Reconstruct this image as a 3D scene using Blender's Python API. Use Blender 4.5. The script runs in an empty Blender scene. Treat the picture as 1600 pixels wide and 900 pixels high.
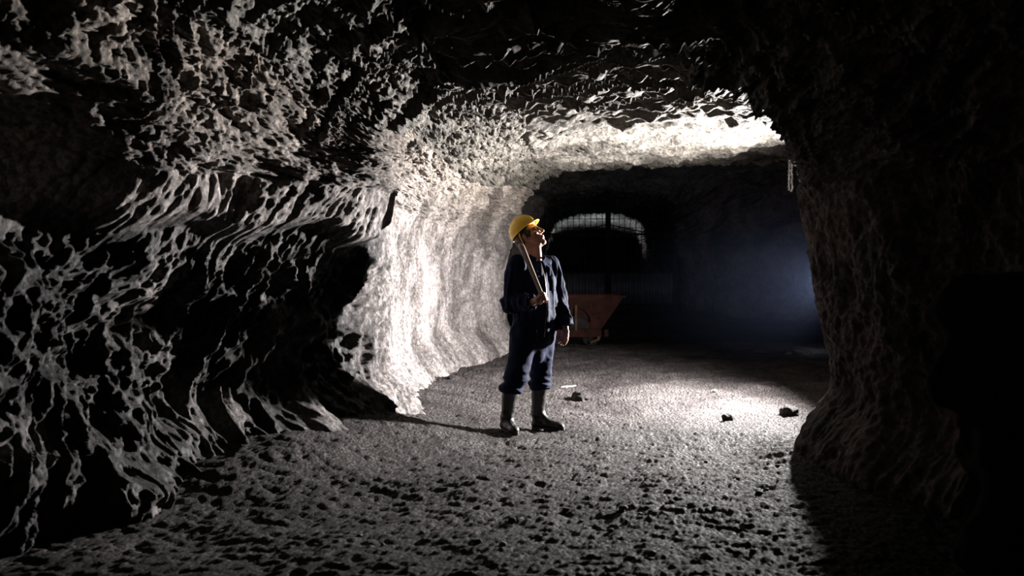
import bpy, bmesh, math, random
import numpy as np
from mathutils import Vector, Matrix
R = math.radians
scn = bpy.context.scene
COL = scn.collection

# ------------------------------------------------------------------ camera
cam_d = bpy.data.cameras.new('camera')
cam = bpy.data.objects.new('camera', cam_d); COL.objects.link(cam)
cam_d.sensor_width = 36; cam_d.lens = 35; cam_d.clip_start = .05; cam_d.clip_end = 200
cam.location = (0, 0, 1.34); cam.rotation_euler = (R(90 - 1.105), 0, 0)
cam_d.dof.use_dof = True; cam_d.dof.focus_distance = 8.3; cam_d.dof.aperture_fstop = 2.8
scn.camera = cam
# ------------------------------------------------------------------ world, exposure
w = bpy.data.worlds.new('world'); scn.world = w; w.use_nodes = True
w.node_tree.nodes['Background'].inputs[0].default_value = (0, 0, 0, 1)
w.node_tree.nodes['Background'].inputs[1].default_value = 0
scn.view_settings.view_transform = 'Standard'; scn.view_settings.look = 'None'
scn.view_settings.gamma = 1; scn.view_settings.use_curve_mapping = False
scn.view_settings.exposure = 0.0
scn.cycles.use_denoising = True
scn.cycles.max_bounces = 6; scn.cycles.diffuse_bounces = 3; scn.cycles.volume_bounces = 0
scn.cycles.caustics_reflective = False; scn.cycles.caustics_refractive = False
scn.cycles.sample_clamp_indirect = 4
# ------------------------------------------------------------------ lamps of the place and added fill lights
def light(name, kind, loc, energy, color, size=.1, aim=None, cone=None, blend=.3, sx=None):
    d = bpy.data.lights.new(name, kind); o = bpy.data.objects.new(name, d); COL.objects.link(o)
    o.location = loc; d.energy = energy; d.color = color
    if kind == 'AREA':
        d.shape = 'RECTANGLE'; d.size = size; d.size_y = sx or size
    else: d.shadow_soft_size = size
    if aim: o.rotation_euler = (Vector(aim) - Vector(loc)).to_track_quat('-Z', 'Y').to_euler()
    if cone: d.spot_size = R(cone); d.spot_blend = blend
    return o
KEY = (3.22, 9.85, 1.20)
light('work_lamp_light', 'SPOT', KEY, 6900, (1, .95, .93), .09, (KEY[0]-9.8, KEY[1]+.6, KEY[2]+1.1), 176, .85)
light('side_passage_light', 'SPOT', (5.0, 12.5, .9), 300, (.62, .72, 1), .3, (6.2, 24, 1.9), 62, .8)
light('added_gate_rock_fill', 'SPOT', (1.9, 19.3, .35), 55, (.8, .88, 1), .15, (5.0, 24.6, 2.6), 50, .9)  # added lamp hidden behind the cart, brightens the rock right of the gate
light('distant_tunnel_light', 'SPOT', (3.0, 33.6, .35), 900, (.8, .9, 1), .3, (3.0, 34.6, 3.2), 95, .6)
light('added_pillar_fill', 'SPOT', (-.9, -.6, 1.9), 26, (1, .8, .7), .25, (2.6, 6.0, 1.7), 34, 1.0)  # added weak fill from behind the camera for the pillar front

# ------------------------------------------------------------------ helpers
def tag(o, label=None, cat=None, group=None, kind=None):
    if label: o['label'] = label
    if cat: o['category'] = cat
    if group: o['group'] = group
    if kind: o['kind'] = kind
    return o
def link(name, me, m=None, parent=None, smooth=True):
    o = bpy.data.objects.new(name, me); COL.objects.link(o)
    if m and not me.materials: me.materials.append(m)
    if parent: o.parent = parent
    if smooth and len(me.polygons): me.polygons.foreach_set('use_smooth', np.ones(len(me.polygons), bool))
    return o
def empty(name, loc, rz=0):
    o = bpy.data.objects.new(name, None); COL.objects.link(o); o.location = loc
    o.rotation_euler = (0, 0, rz); o.empty_display_size = .1; return o
def grid_mesh(name, P):
    """P (n,m,3) array of points -> quad grid mesh"""
    n, m = P.shape[:2]
    me = bpy.data.meshes.new(name)
    v = np.ascontiguousarray(P.reshape(-1, 3), np.float32)
    i = np.arange(n*m).reshape(n, m)
    q = np.stack([i[:-1, :-1], i[1:, :-1], i[1:, 1:], i[:-1, 1:]], -1).reshape(-1, 4)
    me.vertices.add(len(v)); me.vertices.foreach_set('co', v.ravel())
    me.loops.add(q.size); me.loops.foreach_set('vertex_index', q.ravel().astype(np.int32))
    me.polygons.add(len(q)); me.polygons.foreach_set('loop_start', np.arange(0, q.size, 4, dtype=np.int32))
    me.update(calc_edges=True); return me
# numpy gradient noise
_rng = np.random.default_rng(7)
_perm = _rng.permutation(256).astype(np.int32); _perm = np.concatenate([_perm, _perm, _perm])
_g = _rng.normal(size=(256, 3)); _g = (_g/np.linalg.norm(_g, axis=1, keepdims=True)).astype(np.float32)
def noise(p):
    sh = p.shape[:-1]; p = p.reshape(-1, 3).astype(np.float32)
    f = np.floor(p); i = f.astype(np.int32) & 255; f = p - f
    u = f*f*f*(f*(f*6-15)+10); out = np.zeros(len(p), np.float32)
    for dx in (0, 1):
        wx = u[:, 0] if dx else 1-u[:, 0]
        for dy in (0, 1):
            wy = u[:, 1] if dy else 1-u[:, 1]
            for dz in (0, 1):
                wz = u[:, 2] if dz else 1-u[:, 2]
                h = _perm[_perm[_perm[(i[:, 0]+dx) & 255] + ((i[:, 1]+dy) & 255)] + ((i[:, 2]+dz) & 255)]
                g = _g[h]
                out += wx*wy*wz*(g[:, 0]*(f[:, 0]-dx)+g[:, 1]*(f[:, 1]-dy)+g[:, 2]*(f[:, 2]-dz))
    return (out*1.6).reshape(sh)
def fbm(p, o=3, l=2.1, g=.5):
    s = 0; a = 1
    for k in range(o): s = s + a*noise(p + k*17.3); p = p*l; a *= g
    return s
def ridge(p): return 1 - np.abs(noise(p))*2
def sstep(a, b, x): t = np.clip((x-a)/(b-a), 0, 1); return t*t*(3-2*t)

# ------------------------------------------------------------------ materials
def mat(name, col, rough=.6, metal=0, spec=.5):
    m = bpy.data.materials.new(name); m.use_nodes = True
    b = m.node_tree.nodes['Principled BSDF']
    b.inputs['Base Color'].default_value = (*col, 1); b.inputs['Roughness'].default_value = rough
    b.inputs['Metallic'].default_value = metal; b.inputs['Specular IOR Level'].default_value = spec
    return m
class NT:
    def __init__(s, m): s.t = m.node_tree; s.b = s.t.nodes['Principled BSDF']
    def n(s, kind, **kw):
        x = s.t.nodes.new(kind)
        for k, v in kw.items():
            if k in x.inputs: x.inputs[k].default_value = v
            else: setattr(x, k, v)
        return x
    def l(s, a, b): s.t.links.new(a, b)
def noisy(m, c1, c2, scale, bump=0, bscale=None, dist=.01, r1=None, r2=None, detail=8, lo=.35, hi=.65, coord='Object'):
    t = NT(m); tc = t.n('ShaderNodeTexCoord')
    n = t.n('ShaderNodeTexNoise', Scale=scale, Detail=detail, Roughness=.65); t.l(tc.outputs[coord], n.inputs['Vector'])
    r = t.n('ShaderNodeValToRGB'); r.color_ramp.elements[0].position = lo; r.color_ramp.elements[1].position = hi
    r.color_ramp.elements[0].color = (*c1, 1); r.color_ramp.elements[1].color = (*c2, 1)
    t.l(n.outputs[0], r.inputs[0]); t.l(r.outputs[0], t.b.inputs['Base Color'])
    if r1 is not None:
        mr = t.n('ShaderNodeMapRange'); mr.inputs[3].default_value = r1; mr.inputs[4].default_value = r2
        mr.inputs[1].default_value = .35; mr.inputs[2].default_value = .65
        t.l(n.outputs[0], mr.inputs[0]); t.l(mr.outputs[0], t.b.inputs['Roughness'])
    if bump:
        n2 = t.n('ShaderNodeTexNoise', Scale=bscale or scale*4, Detail=10, Roughness=.7); t.l(tc.outputs[coord], n2.inputs['Vector'])
        bp = t.n('ShaderNodeBump', Strength=bump, Distance=dist); t.l(n2.outputs[0], bp.inputs['Height'])
        t.l(bp.outputs[0], t.b.inputs['Normal'])
    return m

def rock_material(name, light_c, dark_c, layer=False, bscale=9, warm=None, spec=.22, bump=1.0):
    """rough stone: blotchy mineral colour, pits and grain; the dark wet seam low on the near left wall is its own mineral"""
    m = mat(name, light_c, .7, 0, spec); t = NT(m)
    geo = t.n('ShaderNodeNewGeometry')
    n1 = t.n('ShaderNodeTexNoise', Scale=1.3, Detail=9, Roughness=.7, Distortion=.6); t.l(geo.outputs['Position'], n1.inputs['Vector'])
    r1 = t.n('ShaderNodeValToRGB'); e = r1.color_ramp.elements
    e[0].position = .40; e[0].color = (*dark_c, 1); e[1].position = .62; e[1].color = (*light_c, 1)
    t.l(n1.outputs[0], r1.inputs[0]); colr = r1.outputs[0]
    # fine grain speckle
    n2 = t.n('ShaderNodeTexNoise', Scale=38, Detail=6, Roughness=.75); t.l(geo.outputs['Position'], n2.inputs['Vector'])
    mr = t.n('ShaderNodeMapRange'); mr.inputs[1].default_value = .38; mr.inputs[2].default_value = .62
    mr.inputs[3].default_value = .45; mr.inputs[4].default_value = 1.35; t.l(n2.outputs[0], mr.inputs[0])
    mx = t.n('ShaderNodeMix'); mx.data_type = 'RGBA'; mx.blend_type = 'MULTIPLY'; mx.inputs[0].default_value = 1
    t.l(colr, mx.inputs[6]); t.l(mr.outputs[0], mx.inputs[7]); colr = mx.outputs[2]
    if warm:   # warmer limestone crust on the roof past the rib
        sx = t.n('ShaderNodeSeparateXYZ'); t.l(geo.outputs['Position'], sx.inputs[0])
        a = t.n('ShaderNodeMapRange'); a.inputs[1].default_value = 1.6; a.inputs[2].default_value = 2.4; t.l(sx.outputs[2], a.inputs[0])
        mw = t.n('ShaderNodeMix'); mw.data_type = 'RGBA'; mw.blend_type = 'MULTIPLY'; mw.inputs[7].default_value = (*warm, 1)
        t.l(a.outputs[0], mw.inputs[0]); t.l(colr, mw.inputs[6]); colr = mw.outputs[2]
    rough = None
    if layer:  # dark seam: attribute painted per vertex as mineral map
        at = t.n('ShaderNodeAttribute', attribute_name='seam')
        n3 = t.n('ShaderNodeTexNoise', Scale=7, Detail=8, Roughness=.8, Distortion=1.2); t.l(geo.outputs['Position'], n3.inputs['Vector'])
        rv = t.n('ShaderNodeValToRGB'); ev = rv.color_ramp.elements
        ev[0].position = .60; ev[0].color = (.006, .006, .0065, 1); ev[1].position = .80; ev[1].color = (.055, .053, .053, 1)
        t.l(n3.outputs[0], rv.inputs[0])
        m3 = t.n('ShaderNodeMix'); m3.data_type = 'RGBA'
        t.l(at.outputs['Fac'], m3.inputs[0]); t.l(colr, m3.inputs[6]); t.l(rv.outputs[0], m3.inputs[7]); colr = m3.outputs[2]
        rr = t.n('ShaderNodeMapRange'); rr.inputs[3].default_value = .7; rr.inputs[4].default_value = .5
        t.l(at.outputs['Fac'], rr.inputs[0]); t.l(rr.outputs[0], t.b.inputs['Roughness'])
    t.l(colr, t.b.inputs['Base Color'])
    v = t.n('ShaderNodeTexVoronoi', Scale=bscale*2.2); v.feature = 'F1'
    nb = t.n('ShaderNodeTexNoise', Scale=bscale, Detail=12, Roughness=.72, Distortion=.3); t.l(geo.outputs['Position'], nb.inputs['Vector'])
    b1 = t.n('ShaderNodeBump', Strength=bump, Distance=.05); t.l(nb.outputs[0], b1.inputs['Height'])
    nv = t.n('ShaderNodeMix'); nv.data_type = 'RGBA'; nv.inputs[0].default_value = .06
    t.l(geo.outputs['Position'], nv.inputs[6]); t.l(nb.outputs[1], nv.inputs[7]); t.l(nv.outputs[2], v.inputs['Vector'])
    b2 = t.n('ShaderNodeBump', Strength=.7, Distance=.02); t.l(v.outputs['Distance'], b2.inputs['Height'])
    t.l(b1.outputs[0], b2.inputs['Normal']); t.l(b2.outputs[0], t.b.inputs['Normal'])
    return m
M = {}
M['wall'] = rock_material('pale_mine_rock', (.32, .292, .282), (.085, .076, .073), True, warm=(1.0, .95, .84))
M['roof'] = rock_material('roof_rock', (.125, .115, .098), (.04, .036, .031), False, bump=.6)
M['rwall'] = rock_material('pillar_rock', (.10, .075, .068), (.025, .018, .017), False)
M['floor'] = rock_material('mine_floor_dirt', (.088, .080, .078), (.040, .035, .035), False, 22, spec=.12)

def soil_shade(m):
    """dark soil plus light falloff painted into the near left floor colour"""
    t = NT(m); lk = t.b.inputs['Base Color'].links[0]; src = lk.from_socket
    at = t.n('ShaderNodeAttribute', attribute_name='soil_shade'); mx = t.n('ShaderNodeMix'); mx.data_type = 'RGBA'; mx.blend_type = 'MULTIPLY'
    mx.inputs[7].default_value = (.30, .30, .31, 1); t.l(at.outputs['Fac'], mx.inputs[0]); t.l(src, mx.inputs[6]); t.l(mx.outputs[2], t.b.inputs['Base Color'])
soil_shade(M['floor'])
# ------------------------------------------------------------------ the tunnel: one rock shell, split into walls and ceiling
ROWS = [  # left foot (x,y), right foot (x,y), roof height, left lean at z .5/1.2/1.9, right lean
 ((-3.7, -2.2), (3.6, -2.2), 3.7, (0, 0, 0), (0, 0, 0)),
 ((-3.5, 1.2), (3.6, 1.0), 3.9, (0, 0, 0), (0, 0, 0)),
 ((-2.85, 3.7), (3.4, 3.6), 3.35, (.1, .05, .0), (0, .1, .1)),
 ((-2.42, 4.6), (3.0, 4.9), 3.12, (.05, .05, .0), (0, 0, .1)),
 ((-1.90, 5.7), (2.55, 5.7), 2.84, (0, .05, .05), (0, .1, .1)),
 ((-1.45, 6.6), (2.10, 6.8), 2.67, (.02, .15, .25), (-.10, -.03, .12)),
 ((-1.12, 7.4), (2.35, 7.15), 2.70, (.02, .14, .18), (-.1, 0, .1)),
 ((-1.16, 8.6), (3.9, 7.5), 2.69, (0, .05, .05), (0, 0, .1)),
 ((-1.10, 10.4), (7.0, 8.2), 2.72, (0, 0, .05), (0, 0, 0)),
 ((-.90, 13.4), (8.6, 12), 2.82, (-.02, -.03, .02), (0, 0, 0)),
 ((-.10, 16.7), (8.6, 16), 3.12, (0, 0, .1), (0, 0, 0)),
 ((-1.0, 18.0), (8.6, 20), 3.8, (0, 0, .1), (0, 0, 0)),
 ((-1.2, 22), (8.2, 23.5), 4.2, (0, 0, .1), (0, 0, 0)),
 ((-.6, 24), (5.6, 24.6), 3.9, (0, 0, .1), (0, 0, 0)),
 ((.35, 25), (4.9, 25.4), 3.4, (0, 0, .1), (0, 0, .2)),
 ((.40, 26.2), (4.6, 26.2), 3.35, (0, 0, .1), (0, 0, .2)),
 ((.8, 30), (4.5, 30), 3.2, (0, 0, .1), (0, 0, .1)),
 ((1.1, 36), (4.9, 36), 3.0, (0, 0, .1), (0, 0, .1)),
 ((1.3, 42), (5.1, 42), 2.8, (0, 0, .1), (0, 0, .1)),
 ((1.6, 48), (5.2, 48), 2.9, (0, 0, .1), (0, 0, .1))]
def control(r):
    (lx, ly), (rx, ry), H, lo, ro = r
    w_ = rx - lx; sh = min(w_, 4.5)
    def at(x, z): t = (x-lx)/w_; return (x, ly + (ry-ly)*t, z)
    pts = [(lx, ly, -.35), at(lx+lo[0], .5), at(lx+lo[1], 1.2), at(lx+lo[2], 1.9), at(lx+.11*sh, H-.36), at(lx+.28*sh, H-.06),
           at(lx+w_/2, H), at(rx-.26*sh, H-.07), at(rx-.10*sh, H-.36), (rx-ro[2], ry, 1.9), (rx-ro[1], ry, 1.2), (rx-ro[0], ry, .5), (rx, ry, -.35)]
    return pts
NET = np.array([control(r) for r in ROWS], float)
def cr(P, i, t, c=.42):
    n = len(P); p0, p1, p2, p3 = P[max(i-1, 0)], P[i], P[i+1], P[min(i+2, n-1)]
    m1, m2 = c*(p2-p0), c*(p3-p1); d = np.linalg.norm(p2-p1, axis=-1, keepdims=True)
    for mm in (m1, m2):   # limit tangents to the local step
        L = np.linalg.norm(mm, axis=-1, keepdims=True); mm *= np.minimum(1, d/np.maximum(L, 1e-6))
    t = t[:, None, None]
    return (2*t**3-3*t**2+1)*p1 + (t**3-2*t**2+t)*m1 + (-2*t**3+3*t**2)*p2 + (t**3-t**2)*m2
Q = 1.0
rows = []
for i in range(len(NET)-1):
    mid = (NET[i, 3]+NET[i+1, 3])/2; dist = max(math.hypot(mid[0], mid[1]), 3.0)
    ln = max(np.linalg.norm(NET[i+1, k]-NET[i, k]) for k in (2, 3, 5, 6, 7, 9))
    if mid[1] < 2.5: dist = 14
    n = int(min(max(ln/(dist*.0018*Q), 6), 360))
    if mid[1] > 17: n = min(n, 90)
    rows.append(cr(NET, i, np.arange(n)/n))
rows.append(NET[-1:]); G = np.concatenate(rows, 0)          # rows x 13
GT = np.transpose(G, (1, 0, 2)); cols = []
seg_n = [60, 75, 80, 75, 75, 90, 90, 75, 60, 60, 60, 60]; cuts = []
for i in range(12):
    n = int(seg_n[i]/Q); cols.append(cr(GT, i, np.arange(n)/n)); cuts.append(n)
cols.append(GT[-1:]); S = np.transpose(np.concatenate(cols, 0), (1, 0, 2))
cuts = np.concatenate([[0], np.cumsum(cuts)])
du = np.gradient(S, axis=0); dv = np.gradient(S, axis=1)
N = np.cross(du, dv); N /= np.maximum(np.linalg.norm(N, axis=-1, keepdims=True), 1e-9)
# orient into the passage
cen = S.mean(axis=1, keepdims=True); cen[..., 2] = 1.3
if (N*(cen-S)).sum() < 0: N = -N
colf = np.linspace(0, 1, S.shape[1])[None, :]
side = np.interp(np.arange(S.shape[1]), [0, cuts[3], cuts[5], cuts[7], cuts[9], cuts[12]], [0, 0, 1, 1, 2, 2])[None, :]*np.ones(S.shape[:2])
roof = 1-np.abs(side-1)
P = S.copy(); x, y, z = P[..., 0], P[..., 1], P[..., 2]
# flow-stretched coordinates: the wall's veins climb diagonally, the roof is split in thin beds
d1 = np.array([.34, .42, .84]); d1 /= np.linalg.norm(d1)
al = (P@d1)[..., None]*d1
Wl = P - al*.42
Rf = P*np.array([.38, 1.15, 1.6]) + (x*.15)[..., None]*np.array([0, 1, 0])
C = Wl*(1-roof[..., None]) + Rf*roof[..., None]
warp = np.stack([noise(P*.9+5), noise(P*.9+31), noise(P*.9+57)], -1)
C = C + warp*.16
near = sstep(2, 4.5, y)*1.0
calm = np.clip((y-8.3)/2.5, 0, 1)*(side < 1)*(1-roof)       # smoother lit wall past the rib
pil = (side > 1.35)*np.exp(-((y-6.9)/.8)**2)
A = (1-.22*calm)*(1-.55*pil)
upz = sstep(1.35, 1.75, z)*(side < 1)*(1-.5*roof); A = A*(1-.25*upz)
D = .21*fbm(P*.75, 2)*(1-.7*pil)*(1-.4*upz)*(1-.45*roof*sstep(7, 8.5, y))*(1-.7*sstep(6.8, 8.0, y)*(side < 1.5))
low = (1-upz)*(1-calm)*(side < .9)
inv = 1-1.9*np.clip(upz+.7*calm, 0, 1)                      # rounded faces split by creases above, webbed ribs below
D += A*.105*inv*(ridge(C*1.3)-.55)
D += (A*.060+.025*low)*inv*(ridge(C*2.7+9)-.55)
D -= A*.085*np.clip(noise(C*4.3+3)-.14, 0, 1)
D += (A*.026+.026*low)*inv*(ridge(C*6.5+4)-.5)
D -= (.4+.6*A)*.036*np.clip(noise(C*11+8)-.12, 0, 1)
D += (.5+.5*A)*(.015+.020*low)*(ridge(C*13+1)-.5)
D += (.013+.008*low)*fbm(C*24, 2, 2.0, .6)
chip = roof*sstep(7.3, 8.2, y)                              # flaked scallops on the roof past the rib
D -= chip*.11*np.clip(noise(P*np.array([3.4, 5.2, 3])+13)-.08, 0, 1)
D += chip*.042*(ridge(P*np.array([4.4, 7, 4])+23)-.5)
# roof: stepped beds
bed = fbm(P*np.array([.35, 1.3, 1])+40, 2)*3.2; fr = bed-np.floor(bed)
D += roof*.13*(sstep(.75, 1, fr)+fr*-.75+.1)*(.35+.65*(y < 8))
bed2 = fbm(P*np.array([.5, 2.2, 1.5])+70, 3)*3.5+y*1.1; fr2 = bed2-np.floor(bed2)
D += roof*.06*(sstep(.8, 1, fr2)-fr2)*(y < 8.5)
# dark undercut / hollows / bulges on the near left wall (place, size, depth)
def blob(px, py, Y, sx, sz, amt, sy=None):
    X = (px-800)/1555*Y; Z = 1.34+(420-py)/1555*Y
    return amt*np.exp(-((x-X)/sx)**2-((y-Y)/(sy or sx*1.4))**2-((z-Z)/sz)**2)*(side < .8)
D += blob(545, 430, 7.1, .16, .40, -.10, .25)
D += blob(400, 600, 6.4, .4, .22, -.12)
D += blob(60, 250, 4.8, .26, .36, -.38)
D += blob(440, 30, 6.0, .5, .35, -.30)
D += blob(310, 505, 5.9, .28, .16, -.25)
D += blob(560, 240, 6.9, .32, .38, .12)
D += blob(420, 290, 6.4, .35, .30, .16)
D += blob(280, 300, 5.9, .35, .25, .10)
# the wall below a climbing line is cut back under the pale band
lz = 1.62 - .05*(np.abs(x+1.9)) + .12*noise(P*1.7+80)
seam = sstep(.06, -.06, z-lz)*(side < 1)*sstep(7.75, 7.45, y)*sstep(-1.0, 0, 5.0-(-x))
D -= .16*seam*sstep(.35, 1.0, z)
D += .10*sstep(.55, .1, z)*(side < .9)*(y < 9)*(roof < .5)
D *= np.clip(.25+near, 0, 1)
P = P + N*D[..., None]
# arched foot: rubble flares out at the foot of the pillar and walls
foot = sstep(.55, 0, z)
P[..., 0] += foot*.28*np.where(side < 1, 1, -1)*(np.abs(side-1) > .6)*(y > 5)*(y < 17)
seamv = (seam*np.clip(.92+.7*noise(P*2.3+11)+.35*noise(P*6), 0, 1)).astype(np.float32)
def shell(name, a, b, m, seam=False):
    me = grid_mesh(name, P[:, a:b+1]); o = link(name, me, m); tag(o, kind='structure')
    if seam:
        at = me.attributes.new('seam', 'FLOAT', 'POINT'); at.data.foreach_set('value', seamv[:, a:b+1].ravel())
    return o
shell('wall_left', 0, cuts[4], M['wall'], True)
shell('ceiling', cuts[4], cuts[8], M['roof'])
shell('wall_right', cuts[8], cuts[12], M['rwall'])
# end caps of the gallery
def cap(name, k):
    ring = P[k]; c = ring.mean(0); T = np.linspace(1, 0, 12)[:, None, None]
    g = c + (ring[None]-c)*T; g = g + .15*fbm(g, 2)[..., None]*np.array([0, 1, 0])*(1-T)
    tag(link(name, grid_mesh(name, g[:, ::6]), M['wall']), kind='structure')
cap('wall_front', 0); cap('wall_back', -1)

# ------------------------------------------------------------------ floor
def floor_z(X, Y):
    p = np.stack([X, Y, np.zeros_like(X)], -1)
    lx = np.interp(Y, NET[:, 0, 1], NET[:, 0, 0])
    bank = (.24-.12*sstep(7.4, 8.6, Y))*np.exp(-((X-lx)/.65)**2)*sstep(4.5, 6.5, Y)*sstep(13, 9, Y) + .06*sstep(.9, -1.2, X)*sstep(5, 7.5, Y)*sstep(14, 10, Y)
    rp = .16*np.exp(-((X-2.15)/.35)**2-((Y-6.9)/.7)**2)
    far = -.25*sstep(17.8, 19.0, Y)*sstep(26, 21, Y) + .26*sstep(21, 26, Y)
    h = bank+rp+far + .03*noise(p*.6+3) + .030*noise(p*1.7)
    return h, p
ys = [-2.3]
while ys[-1] < 48.5:
    yy = ys[-1]; dd = max(abs(yy), 3.2); ys.append(yy+(.0042*Q*dd*min(1.6, max(1, dd/7)) if yy > 2.4 and yy < 20 else .12))
ys = np.array(ys); us = np.linspace(-1, 1, int(950/Q)); 
xs = 1.2 + np.sign(us)*(np.abs(us)*.45+.55*np.abs(us)**2.2)*8.8
XX, YY = np.meshgrid(xs - .4*0, ys); XX = np.where(XX < 1.2, 1.2+(XX-1.2)*.66, XX)
ZZ, pp = floor_z(XX, YY)
fd = sstep(2.5, 4, YY)
clod = np.clip(noise(pp*np.array([2.9, 6.2, 1]))-.1, 0, 1); rut = np.clip(noise(pp*np.array([2.2, 5.5, 1])+20)-.25, 0, 1)
ZZ += sstep(7.5, 11, YY)*(.020*noise(pp*np.array([2.2, 4.5, 1])+50)+.012*(ridge(pp*np.array([4, 8, 1])+9)-.5))
ZZ += fd*(.009*noise(pp*3.4+7) + .005*clod + .005*(ridge(pp*9)-.5) - .006*rut + .012*fbm(pp*np.array([8, 15, 1]), 3, 2.2, .6) + .006*fbm(pp*42, 1)+.02*np.clip(noise(pp*17+5)-.42, 0, 1))
FP = np.stack([XX, YY, ZZ], -1)
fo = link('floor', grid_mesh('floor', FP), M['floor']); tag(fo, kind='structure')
dm = np.clip(sstep(5.6, 3.6, YY-.55*XX-.4)*.95 + .5*noise(pp*.9+4), 0, 1)*sstep(.0, 1.0, 9-YY)  # near left darkening: dark soil, with light falloff painted in
fo.data.attributes.new('soil_shade', 'FLOAT', 'POINT').data.foreach_set('value', dm.astype(np.float32).ravel())
def fz(X, Y): 
    j = int(np.argmin(abs(ys-Y))); i = int(np.argmin(abs(XX[j]-X))); return float(ZZ[j, i])
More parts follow.
